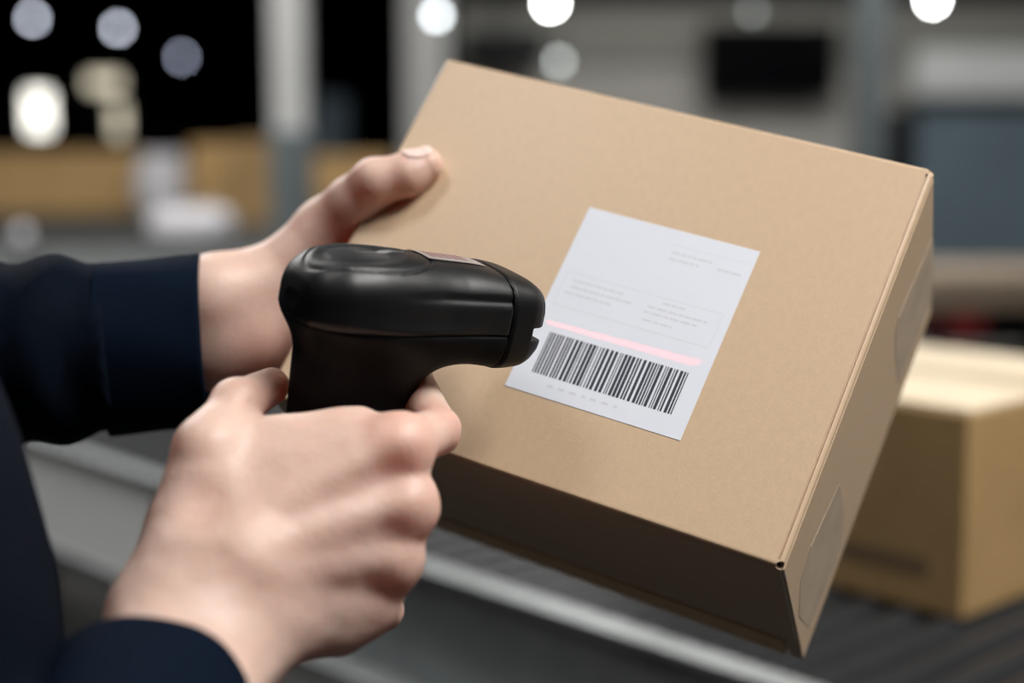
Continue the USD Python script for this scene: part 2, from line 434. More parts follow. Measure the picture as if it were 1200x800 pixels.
def lit_window(px0, px1, py0, py1, Y, mat, label, bars=1):
    a, b = at(px0, py1, Y), at(px1, py0, Y); w, h = (b[0] - a[0]) / 2, b[2] - a[2]
    t = Thing('lit_opening', label, 'lit window', frame(((a[0] + b[0]) / 2, Y, a[2])))
    t.add('frame', m3.Manifold.cube((2 * w + .1, .08, h + .1)).translate((-w - .05, -.04, -.05)) - m3.Manifold.cube((2 * w, .2, h)).translate((-w, -.1, 0)), 'black_metal', smooth=False)
    for i in range(bars + 1):
        x0, x1 = -w + 2 * w * i / (bars + 1), -w + 2 * w * (i + 1) / (bars + 1)
        t.add('pane', box(x0 + .004, x1 - .004, -.005, .005, .004, h - .004), mat, smooth=False)
    t.add('post', box(-.05, .05, -.03, .03, -a[2], -.051), 'black_metal', smooth=False)
    return t


lit_window(33, 59, 107, 155, 14.0, 'lit_window', 'tall warm white lit opening glowing behind the cartons at far left')
lit_window(103, 142, 88, 106, 13.5, 'lit_window_dim', 'low warm lit opening right of the tall bright one')
lit_window(120, 146, 122, 160, 14.5, 'lit_window_dim', 'dim warm lit opening just above the white parcels')


# ------------------------------------------------------------------ cartons in the background
def carton(name, label, w, d, h, loc, rotz, mat='kraft_far', tape='tape_far', group=None, top=None, mark=False):
    t = Thing(name, label, 'cardboard box', frame(loc, rotz), group)
    t.add('body', rbox(-w / 2, w / 2, -d / 2, d / 2, 0, h - .004, .004), mat)
    for s in (-1, 1):
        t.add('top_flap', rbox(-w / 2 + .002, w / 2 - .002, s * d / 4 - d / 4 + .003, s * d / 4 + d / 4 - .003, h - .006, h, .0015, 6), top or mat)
    t.add('tape', cat(tm(box(-w / 2 - .0008, w / 2 + .0008, -.025, .025, h, h + .0012)), tm(box(-w / 2 - .0015, -w / 2 - .0002, -.025, .025, h - .09, h + .0012)), tm(box(w / 2 + .0002, w / 2 + .0015, -.025, .025, h - .09, h + .0012))), tape, smooth=False)
    if mark:
        t.add('printed_band', box(-w / 2 + .05, w / 2 - .04, -d / 2 - .0006, -d / 2 + .0005, .035, .055), 'print_dark', smooth=False, label='dark printed band low on the side')
    return t


# ------------------------------------------------------------------ near roller conveyor
ZS = 1.45 - .477                                               # top of the rollers
AZ = math.radians(42.5); CV = np.array([-math.sin(AZ), math.cos(AZ), 0]); EV = np.array([math.cos(AZ), math.sin(AZ), 0])
R0 = on_plane(480, 662, np.array([0, 0, ZS + .01]), np.array([0, 0, 1.0])); R0[2] = 0
WID = .86
# local frame of the conveyor: x = along (towards the far left), y = across (away from us is -y), z up
t = Thing('roller_conveyor', 'grey roller conveyor with galvanised side channels running under the held carton', 'conveyor', frame(R0, axes=[CV, -EV, [0, 0, 1]]))
L0, L1 = -1.5, 3.3


def channel(y0, s):
    prof = [(0, .010), (-s * .028, .010), (-s * .028, .004), (-s * .0, .004)]
    zt_, zb_ = ZS + .010, ZS - .131
    return cat(tm(box(L0, L1, min(y0, y0 + s * .030), max(y0, y0 + s * .030), zt_ - .006, zt_)),
               tm(box(L0, L1, min(y0 + s * .012, y0 + s * .015), max(y0 + s * .012, y0 + s * .015), zb_ + .006, zt_ - .006)),
               tm(box(L0, L1, min(y0 - s * .034, y0 + s * .030), max(y0 - s * .034, y0 + s * .030), zb_ - .016, zb_ + .006)))


t.add('side_channel', channel(0, -1), 'galvanised', smooth=False)
t.add('side_channel', channel(-WID, 1), 'galvanised', smooth=False)
nr, pit = 101, .046
for i in range(nr):
    x = L0 + .06 + i * pit
    t.add('roller', cyl((x, -.032, ZS - .020), (x, -WID + .032, ZS - .020), .0198, seg=18), 'roller', smooth=50)
for x in (-1.2, -.1, 1.0, 2.1, 3.1):
    t.add('cross_member', box(x - .02, x + .02, -WID + .016, -.016, ZS - .125, ZS - .075), 'steel_dark', smooth=False)
    for y in (-.036, -WID + .036):
        t.add('leg', box(x - .03, x + .03, y - .02, y + .02, .03, ZS - .076), 'steel_dark', smooth=False)
        t.add('foot', lathe([(.05, 0), (.05, .012), (.015, .03)], 12), 'black_metal') if False else t.add('foot', moved(lathe([(.05, 0), (.05, .012), (.012, .03)], 12), frame((x, y, 0))), 'black_metal')
t.add('cover_plate', m3.Manifold.hull_points(np.array([(x, y, z) for x in (.55, L1 - .02) for y, z in ((-.0116, ZS + .003), (-.0090, ZS + .003), (.0265, ZS - .1245), (.0295, ZS - .1245))])), 'paint_white', label='pale cover plate over the far stretch of the side channel')  # added pale plate, sloped so this stretch catches more overhead light
for x in (-.62, -.36, .35):
    t.add('bearing_plate', rbox(x - .045, x + .045, .0, .004, ZS - .11, ZS - .02, .0015, 6).translate((0, -.012, 0)), 'galvanised', label='pale plate bolted to the side channel')

# carton standing on it, at right
cor = on_plane(1127, 728, np.array([0, 0, ZS]), np.array([0, 0, 1.0]))
w_, d_, h_ = .42, .36, .210
c = cor + CV * (w_ / 2) + EV * (d_ / 2)
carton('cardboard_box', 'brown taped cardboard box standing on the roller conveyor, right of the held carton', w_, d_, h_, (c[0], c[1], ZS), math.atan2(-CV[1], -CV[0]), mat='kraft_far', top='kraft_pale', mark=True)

# ------------------------------------------------------------------ packing conveyor in the left background
ZB = 1.05
x0, x1, y0, y1 = -3.8, .25, 5.0, 8.1
t = Thing('belt_conveyor', 'wide dark belt conveyor with grey side frame across the left background', 'conveyor', frame(((x0 + x1) / 2, (y0 + y1) / 2, 0)))
w, d = (x1 - x0) / 2, (y1 - y0) / 2
t.add('belt', cbox(-w + .02, w - .02, -d + .05, d - .05, ZB - .05, ZB, .01), 'belt_rubber', smooth=False)
for s in (-1, 1):
    t.add('side_frame', box(-w, w, s * d - .03, s * d + .03, ZB - .16, ZB - .002), 'galvanised', smooth=False)
for x in (-w + .2, 0, w - .2):
    for y in (-d + .06, d - .06):
        t.add('leg', box(x - .04, x + .04, y - .028, y + .028, 0, ZB - .051), 'steel_dark', smooth=False)


def far_carton(px0, px1, pyt, pyb, d, mat, label, rot=0.0):
    Yb = None
    p = on_plane((px0 + px1) / 2, pyb, np.array([0, 0, ZB]), np.array([0, 0, 1.0])); Y = p[1]
    w = at(px1, pyb, Y)[0] - at(px0, pyb, Y)[0]; h = at(px0, pyt, Y)[2] - ZB
    return carton('cardboard_box', label, w, d, h, (p[0], Y + d / 2, ZB), rot, mat, group='cartons on the belt conveyor')


far_carton(-20, 152, 178, 250, .4, 'kraft_gold', 'wide brown carton under the bright lit opening at far left')
far_carton(222, 272, 168, 255, .4, 'kraft_gold', 'upright brown carton right of the white parcels on the belt conveyor', .05)
far_carton(276, 326, 164, 262, .4, 'kraft_far', 'upright brown carton against the left side of the pale column')
far_carton(366, 452, 184, 250, .4, 'kraft_gold', 'brown carton right of the pale column behind the thumb')


def sack(px0, px1, pyt, pyb, label, seed):
    p = on_plane((px0 + px1) / 2, pyb, np.array([0, 0, ZB]), np.array([0, 0, 1.0])); Y = p[1]
    w = (at(px1, pyb, Y)[0] - at(px0, pyb, Y)[0]) / 2; h = at(px0, pyt, Y)[2] - ZB; d = .16
    t = Thing('poly_parcel', label, 'parcel', frame((p[0], Y + d, ZB)), 'white plastic parcels on the belt conveyor')
    s = trimesh.creation.icosphere(4); v = s.vertices.copy()
    v = np.sign(v) * np.abs(v) ** .62
    v = v * [w, d, h / 2] * (1 + .10 * (meshkit.fbm(v * 2.2 + 9, 3, seed) - .5)[:, None]); v[:, 2] += -v[:, 2].min()
    t.add('bag', (v, s.faces), 'poly_white', smooth=True)
    t.add('seal_strip', rbox(-w * .8, w * .8, -.004, .004, h * .94, h * 1.06, .003), 'poly_white', label='flat sealed edge of the bag')


sack(152, 214, 184, 256, 'plump white plastic parcel standing between the brown cartons', 1)
sack(166, 262, 246, 284, 'flat white plastic parcel lying on the near edge of the belt conveyor', 2)
# stalk with a pale lens, added for a glint at the near belt edge
c = at(26, 274, 4.9)
t = Thing('indicator_lamp', 'small pale lens on a stalk, added as a glint at the near edge of the belt conveyor', 'lamp', frame((c[0], 4.9, 0)))
t.add('stalk', cyl((0, 0, 0), (0, 0, c[2] - .03), .012, seg=10), 'steel_dark')
t.add('lens', moved(lathe([(.018, -.03), (.024, -.02), (.024, .005), (.016, .022), (.004, .026)], 16), frame((0, 0, c[2]))), 'lamp_grey2' if 'lamp_grey2' in LOOK else 'poly_white')

# ------------------------------------------------------------------ shelf at right background
Y = 5.2; a, b = at(1085, 340, Y)[0], at(1290, 340, Y)[0]; zt = at(1150, 322, Y)[2]; zb = at(1150, 362, Y)[2]
t = Thing('work_bench', 'brown wooden work bench behind the box on the conveyor', 'bench', frame(((a + b) / 2, Y, 0))); w = (b - a) / 2
t.add('top_board', cbox(-w, w, -.0, .55, zb, zt, .006), 'shelf_wood', smooth=False)
zl = at(1150, 395, Y)[2]
t.add('lower_board', box(-w + .02, w - .02, .02, .52, zl - .03, zl), 'black_metal', smooth=False)
t.add('back_panel', box(-w + .02, w - .02, .525, .54, zl, zb), 'black_metal', smooth=False)
for s in (-1, 1):
    for y in (.03, .51):
        t.add('leg', box(s * (w - .05) - .025, s * (w - .05) + .025, y - .025, y + .018, 0, zb), 'black_metal', smooth=False)
a, b = at(1108, 380, Y)[0], at(1160, 380, Y)[0]
t = Thing('red_crate', 'red plastic crate on the dark lower shelf of the wooden bench', 'crate', frame(((a + b) / 2, Y + .22, zl))); w = (b - a) / 2; h = at(1150, 368, Y)[2] - zl
t.add('shell', box(-w, w, -.15, .15, 0, h) - box(-w + .006, w - .006, -.144, .144, .006, h + .1), 'crate_red', smooth=False)
t.add('rim', (box(-w - .008, w + .008, -.158, .158, h - .014, h) - box(-w - .0001, w + .0001, -.1501, .1501, h - .1, h + .1)), 'crate_red', smooth=False)

# ------------------------------------------------------------------ the held carton
ex, ey, ez = (unit(np.array(q)) for q in ([0.88605, -0.41161, -0.21328], [0.40544, 0.46494, 0.78705], [0.2248, 0.78384, -0.57885]))
BO = np.array([-0.1352, 0.8312, 1.306]); BW, BH, BD = .2975, .2362, .155
BM = frame(BO, axes=[ex, ey, -ez])                             # local: x right, y up the front, z out of the front


def B(x, y, z):
    return BO + ex * x + ey * y - ez * z


held = Thing('cardboard_carton', 'brown kraft cardboard carton held up and tilted, with a white shipping label on its front', 'cardboard box', BM)
holes = m3.Manifold.sphere(.0026, 16)
hole = holes.translate((BW - .001, .0012, -.0012)) + holes.translate((BW - .001, BH - .001, -.0012))
held.add('body', rbox(.0015, BW - .0012, .0036, BH - .0015, -BD, -.001, .0025, 12) - hole - box(.002, BW - .002, -.01, .016, -BD * .79 - .0063, -BD * .79 + .001) - box(BW - .0098, BW - .0082, -.01, .016, -BD - .01, -BD * .79), 'kraft')
front = rbox(0, BW, 0, BH, -.0055, 0, .0024, 16) - hole - rbox(BW - .0036, BW - .0024, .004, BH - .004, -.0013, .004, .0002, 6)
held.add('front_panel', front, 'kraft', smooth=60)
held.add('bottom_panel', rbox(.001, BW - .0012, 0, .008, -BD * .79, -.004, .0012, 8), 'kraft')
held.add('bottom_flap', rbox(.001, BW - .0100, .0006, .008, -BD, -BD * .79 - .0062, .001, 8), 'kraft_bare')
held.add('side_panel', rbox(BW - .008, BW, .001, BH - .001, -BD, -.0062, .0014, 8) - hole, 'kraft')
held.add('corner_lining', holes.scale((.8, .8, .8)).translate((BW - .0034, .0034, -.0036)) + holes.scale((.8, .8, .8)).translate((BW - .0034, BH - .0034, -.0036)), 'carton_inside')  # near-black balls that paint the shade inside the two corner holes
zslit = BD * .79


def tape_patch(pts):
    """A strip of tape lying on the right face: pts are (y, z) on that face."""
    from shapely.geometry import Polygon
    from shapely.geometry import box as sbox
    m = trimesh.creation.extrude_polygon(Polygon(pts).intersection(sbox(.002, -BD + .002, BH - .002, -.009)), 0.00015, engine='earcut')
    v = m.vertices; return np.column_stack([BW + .00002 + v[:, 2], v[:, 0], v[:, 1]]), m.faces[:, ::-1] if False else m.faces


def face_yz(px, py):
    q = on_plane(px, py, BO + ex * BW, ex) - BO; return (q @ ey, -(q @ ez))


held.add('tape_strip', tape_patch([face_yz(*p) for p in [(1098, 268), (1064, 345), (1053, 372), (1049, 390), (1050, 424), (1053, 449), (1097, 338)]]), 'packing_tape', smooth=False, label='clear packing tape end at the upper right side')
held.add('tape_strip', tape_patch([face_yz(*p) for p in [(984, 566), (950, 640), (938, 680), (936, 722), (948, 735), (987, 640), (989, 600)]]), 'packing_tape', smooth=False, label='clear packing tape end at the lower right side')

# shipping label, flat on the front
LX, LY, LW, LH = .1270, .0463, .1, .1157
lab = held.add('shipping_label', rbox(LX, LX + LW, LY, LY + LH, .00002, .00024, .0001, 6), 'label_paper', smooth=False, label='white printed shipping label on the front of the carton')


def front_xy(px, py):
    q = on_plane(px, py, BO, ez) - BO; return q @ ex, q @ ey


bx0, by1 = front_xy(645, 389); bx1, _ = front_xy(811, 433); _, by0 = front_xy(790, 487)
r2 = np.random.default_rng(11); x = bx0; bars = []
while x < bx1 - .0012:
    wbar = r2.choice([.0006, .0006, .0010, .0010, .0016]); bars.append(tm(box(x, min(x + wbar, bx1), by0, by1, .00024, .00028))); x += wbar + r2.choice([.0006, .0006, .0009, .0012])
held.add('barcode', cat(*bars), 'label_print', parent=lab, kind='stuff', smooth=False, label='black vertical bar code low on the label')


def dashes(x0, x1, y, h, seed, gap=.0008, wmin=.002, wmax=.006):
    r = np.random.default_rng(seed); out = []; x = x0
    while x < x1 - .001:
        w = min(r.uniform(wmin, wmax), x1 - x); out.append(tm(box(x, x + w, y, y + h, .00024, .00027))); x += w + gap
    return out


X = lambda u: LX + LW * u
Yl = lambda v: LY + LH * v
txt = []
for k, (u0, u1, v) in enumerate([(.55, .78, .875), (.55, .72, .84), (.82, .96, .85), (.10, .40, .60), (.10, .46, .565), (.08, .36, .53), (.62, .76, .61), (.55, .90, .575), (.54, .84, .545), (.55, .72, .505)]):
    txt += dashes(X(u0), X(u1), Yl(v), .0011, k)
txt += dashes(X(.22), X(.62), Yl(.055), .0014, 40, .003, .002, .004)
held.add('address_lines', cat(*txt), 'label_pale_print', parent=lab, kind='stuff', smooth=False, label='faint pale printed lines too small to read')
fr = []
for (u0, u1, v0, v1) in [(.05, .95, .46, .463), (.05, .95, .64, .6425), (.05, .0525, .46, .64), (.9475, .95, .46, .64), (.5, .95, .92, .9215)]:
    fr.append(tm(box(X(u0), X(u1), Yl(v0), Yl(v1), .00024, .00026)))
held.add('ruled_frame', cat(*fr), 'label_pale_print', parent=lab, smooth=False, label='thin pale ruled box around the printed lines')


# ------------------------------------------------------------------ the bar code scanner
def camdir(x, y, z):
    return unit([x, y * sp + z * cp, y * cp - z * sp])


SF = camdir(.80, -.005, .60); SU = camdir(.02, .925, -.38); SU = unit(SU - SF * (SU @ SF)); SL = np.cross(SU, SF)
SC = P(482, 352, .745); SM = frame(SC, axes=[SF, SL, SU])      # local: x to the nose, y to the far side, z up


KX, KY, KZ = .79, .87, .87


def S(x, y, z):
    return SC + SF * x * KX + SL * y * KY + SU * z * KZ


from scipy.interpolate import PchipInterpolator as PC
hx = [-.083, -.080, -.072, -.060, -.040, -.015, .010, .035, .055, .068, .074, .078]
H_TOP = PC(hx, [.005, .013, .021, .0262, .0285, .0275, .0255, .024, .0215, .0195, .0180, .0160])
H_BOT = PC(hx, [-.004, -.011, -.016, -.020, -.023, -.026, -.030, -.0325, -.034, -.0325, -.030, -.0265])
H_WID = PC(hx, [.008, .019, .027, .0325, .0350, .0340, .0325, .0325, .033, .0330, .032, .0300])


def head_f(p, grow=0.0):
    x = np.clip(p[:, 0], hx[0], hx[-1]); zt_, zb_, w = H_TOP(x) + grow, H_BOT(x) - grow, H_WID(x) + grow
    c, h = (zt_ + zb_) / 2, (zt_ - zb_) / 2
    e = 2.6 + 1.0 * np.clip((x - .02) / .05, 0, 1)
    q = (np.abs(p[:, 1] / w) ** e + np.abs((p[:, 2] - c) / h) ** e + 1e-12) ** (1 / e)
    d = (q - 1) * np.minimum(w, h)
    return np.maximum(d, np.maximum(hx[0] - grow - p[:, 0], p[:, 0] - hx[-1] - grow))


gz = [-.155, -.13, -.10, -.075, -.055, -.040, -.028, -.015]
G_X = PC(gz, [-.062, -.056, -.046, -.037, -.032, -.028, -.025, -.020])
G_R = PC(gz, [.026, .027, .0295, .033, .0395, .0445, .048, .051])
G_W = PC(gz, [.017, .018, .019, .0195, .021, .023, .025, .027])


def grip_f(p):
    z = np.clip(p[:, 2], gz[0], gz[-1]); rx, ry = G_R(z), G_W(z)
    q = (np.abs((p[:, 0] - G_X(z)) / rx) ** 2.4 + np.abs(p[:, 1] / ry) ** 2.4 + 1e-12) ** (1 / 2.4)
    return np.maximum((q - 1) * np.minimum(rx, ry), np.maximum(gz[0] - p[:, 2], p[:, 2] - gz[-1]))


NOSE = .052


def housing_f(p):
    d = smin(head_f(p), grip_f(p), .016)
    # dished thumb rest on the rear top with a raised rim, and side panel lines
    dish = (((p[:, 0] + .045) / .026) ** 2 + ((p[:, 1] + .001) / .0185) ** 2) ** .5 - 1
    d = d + .0020 * np.exp(-(np.maximum(dish + .25, 0) / .25) ** 2) * (p[:, 2] > .005)
    rim = (((p[:, 0] + .036) / .040) ** 2 + ((p[:, 1] + .001) / .0245) ** 2) ** .5 - 1
    d = d + .0010 * np.exp(-(rim / .035) ** 2) * (p[:, 2] > .0)
    slot = np.maximum(np.abs(p[:, 0] + .024) - .016, 0) ** 2 + (p[:, 1] - .004 - .05 * (p[:, 0] + .03)) ** 2
    d = d + .0022 * np.exp(-slot / .0016 ** 2) * (p[:, 2] > .01)
    # long crease along the side and a lower seam
    zc = .0105 - .02 * np.clip(p[:, 0], -.1, .1)
    d = d + .0012 * np.exp(-((p[:, 2] - zc) / .0022) ** 2) * (np.abs(p[:, 1]) > .012) * np.clip((p[:, 0] + .03) / .03, 0, 1)
    d = d + .0009 * np.exp(-((p[:, 2] + .010) / .0011) ** 2) * (np.abs(p[:, 1]) > .012) * np.clip((p[:, 0] + .075) / .02, 0, 1)
    return np.maximum(d, p[:, 0] - NOSE)


def nose_f(p):
    d = head_f(p, .0007)
    notch = np.maximum(np.abs(p[:, 2] + .0085) - .0035, .070 - p[:, 0])
    cav = np.maximum(np.maximum(np.abs(p[:, 2] + .0085) - .0025, np.abs(p[:, 1]) - .020), .0600 - p[:, 0])
    d = smax(d, -np.maximum(notch, np.abs(p[:, 1]) - .040), .0012)
    d = np.maximum(d, -cav)
    groove = np.exp(-((p[:, 0] - (NOSE + .0012)) / .0008) ** 2)
    return np.maximum(d + .0006 * groove, NOSE + .0007 - p[:, 0])


class Scanner(Thing):
    def add(self, name, mesh, *a, **k):
        v, f = tm(mesh) if isinstance(mesh, m3.Manifold) else mesh
        return super().add(name, (np.asarray(v) * [KX, KY, KZ], f), *a, **k)


scanner = Scanner('barcode_scanner', 'black handheld pistol-grip bar code scanner aimed at the shipping label', 'scanner', SM)
SEAM = -.0100
hv = nets(lambda p: np.maximum(housing_f(p), SEAM - p[:, 2]), (-.094, -.046, -.016), (.058, .046, .036), .0011)
scanner.add('housing', hv, 'plastic_black', smooth=40)
gv = nets(lambda p: np.maximum(housing_f(p), p[:, 2] - SEAM), (-.094, -.046, -.162), (.058, .046, -.004), .0011)
scanner.add('handle', gv, 'plastic_grip', smooth=40, label='dull black pistol grip and lower shell of the scanner')
bv = nets(nose_f, (NOSE - .002, -.040, -.040), (.084, .040, .030), .0008)
nose = scanner.add('nose_bumper', bv, 'rubber_black', smooth=40, label='black rubber bumper around the nose of the scanner')
trig = scanner.add('trigger', nets(lambda p: smax(chain(p, [(.014, 0, -.030), (.010, 0, -.046), (.002, 0, -.064)], [.0085, .008, .007], .004), np.abs(p[:, 1]) - .0075, .003), (-.012, -.012, -.08), (.03, .012, -.015), .0009), 'plastic_matte', smooth=40)
# sticker on top, towards the nose
st = []
for i in range(9):
    for j in range(5):
        pass
gx, gy = np.meshgrid(np.linspace(.004, .046, 22), np.linspace(-.013, .015, 12), indexing='ij')


def top_z(x, y):
    zt_, zb_, w = H_TOP(x), H_BOT(x), H_WID(x); c, h = (zt_ + zb_) / 2, (zt_ - zb_) / 2
    return c + h * (1 - np.abs(y / w) ** 2.7) ** (1 / 2.7)


def top_patch(x0, x1, y0, y1, lift, nx=18, ny=10):
    gx, gy = np.meshgrid(np.linspace(x0, x1, nx), np.linspace(y0, y1, ny), indexing='ij')
    v = np.stack([gx, gy, top_z(gx, gy) + lift], -1).reshape(-1, 3); f = []
    for i in range(nx - 1):
        for j in range(ny - 1):
            a = i * ny + j; f += [(a, a + ny, a + ny + 1), (a, a + ny + 1, a + 1)]
    n = len(v); v2 = v.copy(); v2[:, 2] -= .0004
    return np.vstack([v, v2]), np.vstack([np.array(f), np.array(f)[:, ::-1] + n])


stk = scanner.add('sticker', top_patch(.002, .046, -.006, .018, .0006), 'sticker', smooth=True, label='pale worn printed sticker on top of the scanner')
scanner.add('sticker_mark', cat(*[top_patch(.008 + .006 * i, .0115 + .006 * i, -.001, .012, .00075, 4, 4) for i in range(5)]), 'sticker_print', parent=stk, smooth=True)

# laser: a point of red light behind a slit in the nose; the slit shapes the line on the label
E0 = np.array([.0622, 0, -.0085]); Ew = S(*E0)


def loc(w):
    q = w - SC; return np.array([q @ SF / KX, q @ SL / KY, q @ SU / KZ])


pl1, pl2 = on_plane(640, 377, BO, ez), on_plane(829, 429.5, BO, ez)
XS = .0698
s1, s2 = (E0 + (loc(p) - E0) * ((XS - E0[0]) / (loc(p)[0] - E0[0])) for p in (pl1, pl2))
dv = unit((s2 - s1)[1:]); nv = np.array([-dv[1], dv[0]])
slit = m3.CrossSection([np.array([s1[1:] - nv * .00005, s2[1:] - nv * .00013, s2[1:] + nv * .00013, s1[1:] + nv * .00005])], m3.FillRule.NonZero)
plate = m3.CrossSection.square((.0402, .0064), True).translate((0, -.0085)) - slit
pm = plate.extrude(.0004)
v, f = tm(pm); v = np.column_stack([XS + v[:, 2], v[:, 0], v[:, 1]])
scanner.add('scan_window', (v, f), 'plastic_matte', parent=nose, smooth=False, label='dark window with a narrow slit for the red scan line')
v, f = tm(m3.Manifold.sphere(.00012, 8)); scanner.add('laser_emitter', (v + E0, f), 'laser', smooth=False, label='red light point of the laser')
scanner.add('indicator', rbox(XS + .0005, XS + .0012, -.0215, -.012, -.0093, -.0082, .0003, 6), 'laser_led', parent=nose, label='small red glow at the end of the window')  # added emissive strip, stands in for laser light glowing in the notch

# ------------------------------------------------------------------ the person
person = Thing('person', 'person in a navy jacket, left hand holding the carton, right hand gripping the scanner', 'person', frame((-.32, .55, 0)))


def dF(px, py):
    return float(pix(on_plane(px, py, BO, ez))[2])


def LF(v, w, off):                                            # a point on the carton's left face: v up the edge, w into depth, off away from the face
    return B(-off, v, -w)


# ---- left hand and wrist
lw_r, lw_u = P(246, 353, .887), P(254, 405, .895)
l_elbow = np.array([-.43, .855, 1.315])
l_cmc = P(300, 338, .895); l_mcp = P(381, 267, .902); l_ip = P(441, 214, dF(441, 214) - .0135); l_tip = P(500, 193, dF(500, 193) - .0100)
l_pad = P(476, 205, dF(476, 205) - .0115)
l_mc = [LF(.118, .050, .017), LF(.096, .058, .018), LF(.074, .060, .018), LF(.054, .056, .016)]
l_base = [P(285, 338, .905), P(285, 355, .905), P(287, 375, .905), P(285, 398, .905)]
l_pip = [LF(.132, .094, .013), LF(.108, .106, .013), LF(.084, .102, .013), LF(.062, .088, .012)]
l_dip = [LF(.140, .118, .012), LF(.114, .132, .012), LF(.090, .126, .012), LF(.066, .106, .011)]
l_fin = [LF(.145, .138, .010), LF(.118, .152, .010), LF(.094, .146, .010), LF(.069, .122, .009)]


def left_f(p):
    arm = smin(cone(p, lw_r, l_elbow + [0, 0, .003], .0195, .022), cone(p, lw_u, l_elbow - [0, 0, .003], .021, .023), .015)
    palm = None
    for i, r0, r1 in ((0, .016, .0125), (1, .0165, .013), (2, .0165, .0125), (3, .016, .0115)):
        c = cone(p, l_base[i], l_mc[i], r0, r1); palm = c if palm is None else smin(palm, c, .014)
    for a, b in ((lw_r, l_base[0]), (lw_r, l_base[1]), (lw_u, l_base[2]), (lw_u, l_base[3])):
        palm = smin(palm, cone(p, a, b, .020, .0165), .014)
    hand = smin(arm, palm, .016)
    th = chain(p, [P(262, 340, .89), l_cmc, l_mcp], [.017, .0175, .0160], .01)
    hand = smin(hand, th, .016)
    hand = smin(hand, cone(p, P(330, 350, .905), P(385, 300, .925), .016, .0125), .016)       # thenar web
    hand = smin(hand, cone(p, P(300, 395, .895), P(345, 372, .915), .019, .014), .016)        # heel of the palm
    t2 = chain(p, [l_mcp, P(414, 238, .891), l_ip], [.0160, .0142, .0124], .010)
    t3 = chain(p, [l_ip, l_pad, l_tip], [.0120, .0118, .0096], .006)
    t2 = smin(t2, ball(p, P(437, 212, dF(441, 212) - .014), .0115), .008)
    thumb = smin(t2, t3, .006)
    hand = smin(hand, thumb, .010)
    for i, r in enumerate((.0088, .0090, .0085, .0075)):
        c = chain(p, [l_mc[i], l_pip[i], l_dip[i], l_fin[i]], [r * 1.3, r * 1.08, r * .95, r * .8], .004); hand = smin(hand, c, .006)
    # keep skin out of the carton
    q = p - BO; bx_, by_, bz_ = q @ ex, q @ ey, -(q @ ez)
    inside = np.maximum.reduce([-bx_ - .0003, bx_ - BW, -by_, by_ - BH, bz_ - .0003, -BD - bz_])
    return smax(hand, -inside, .0015)


# ---- right hand and wrist
wr_u, wr_d = P(203, 724, .655), P(262, 750, .66)
r_elbow = np.array([-.142, .406, 1.172])
r_base = [P(250, 640, .668), P(275, 655, .662), P(292, 678, .662), P(308, 712, .668)]
r_mc = [P(468, 523, .690), P(474, 593, .687), P(458, 655, .688), P(432, 706, .692)]
r_pip = [P(512, 505, .722), P(479, 600, .730), P(464, 664, .728), P(449, 715, .724)]
r_cmc, r_mcp, r_ip, r_tip = P(222, 628, .672), P(243, 528, .685), P(277, 474, .708), P(318, 452, .736)


def zloc(p):
    return loc(p)[2]


r_dip, r_fin = [], []
for i in range(4):
    z = zloc(r_pip[i]); gxx = float(G_X(np.clip(z, -.15, -.02))); grr = float(G_R(np.clip(z, -.15, -.02)))
    r_dip.append(S(gxx + grr + .004, .018, z - .004)); r_fin.append(S(gxx + .004, .031, z - .006))
r_dip[0] = S(.026, .016, zloc(r_pip[0]) + .004); r_fin[0] = S(.012, .019, zloc(r_pip[0]) + .002)
rh_n = camdir(-.1, .15, -1)                                   # out of the back of the hand


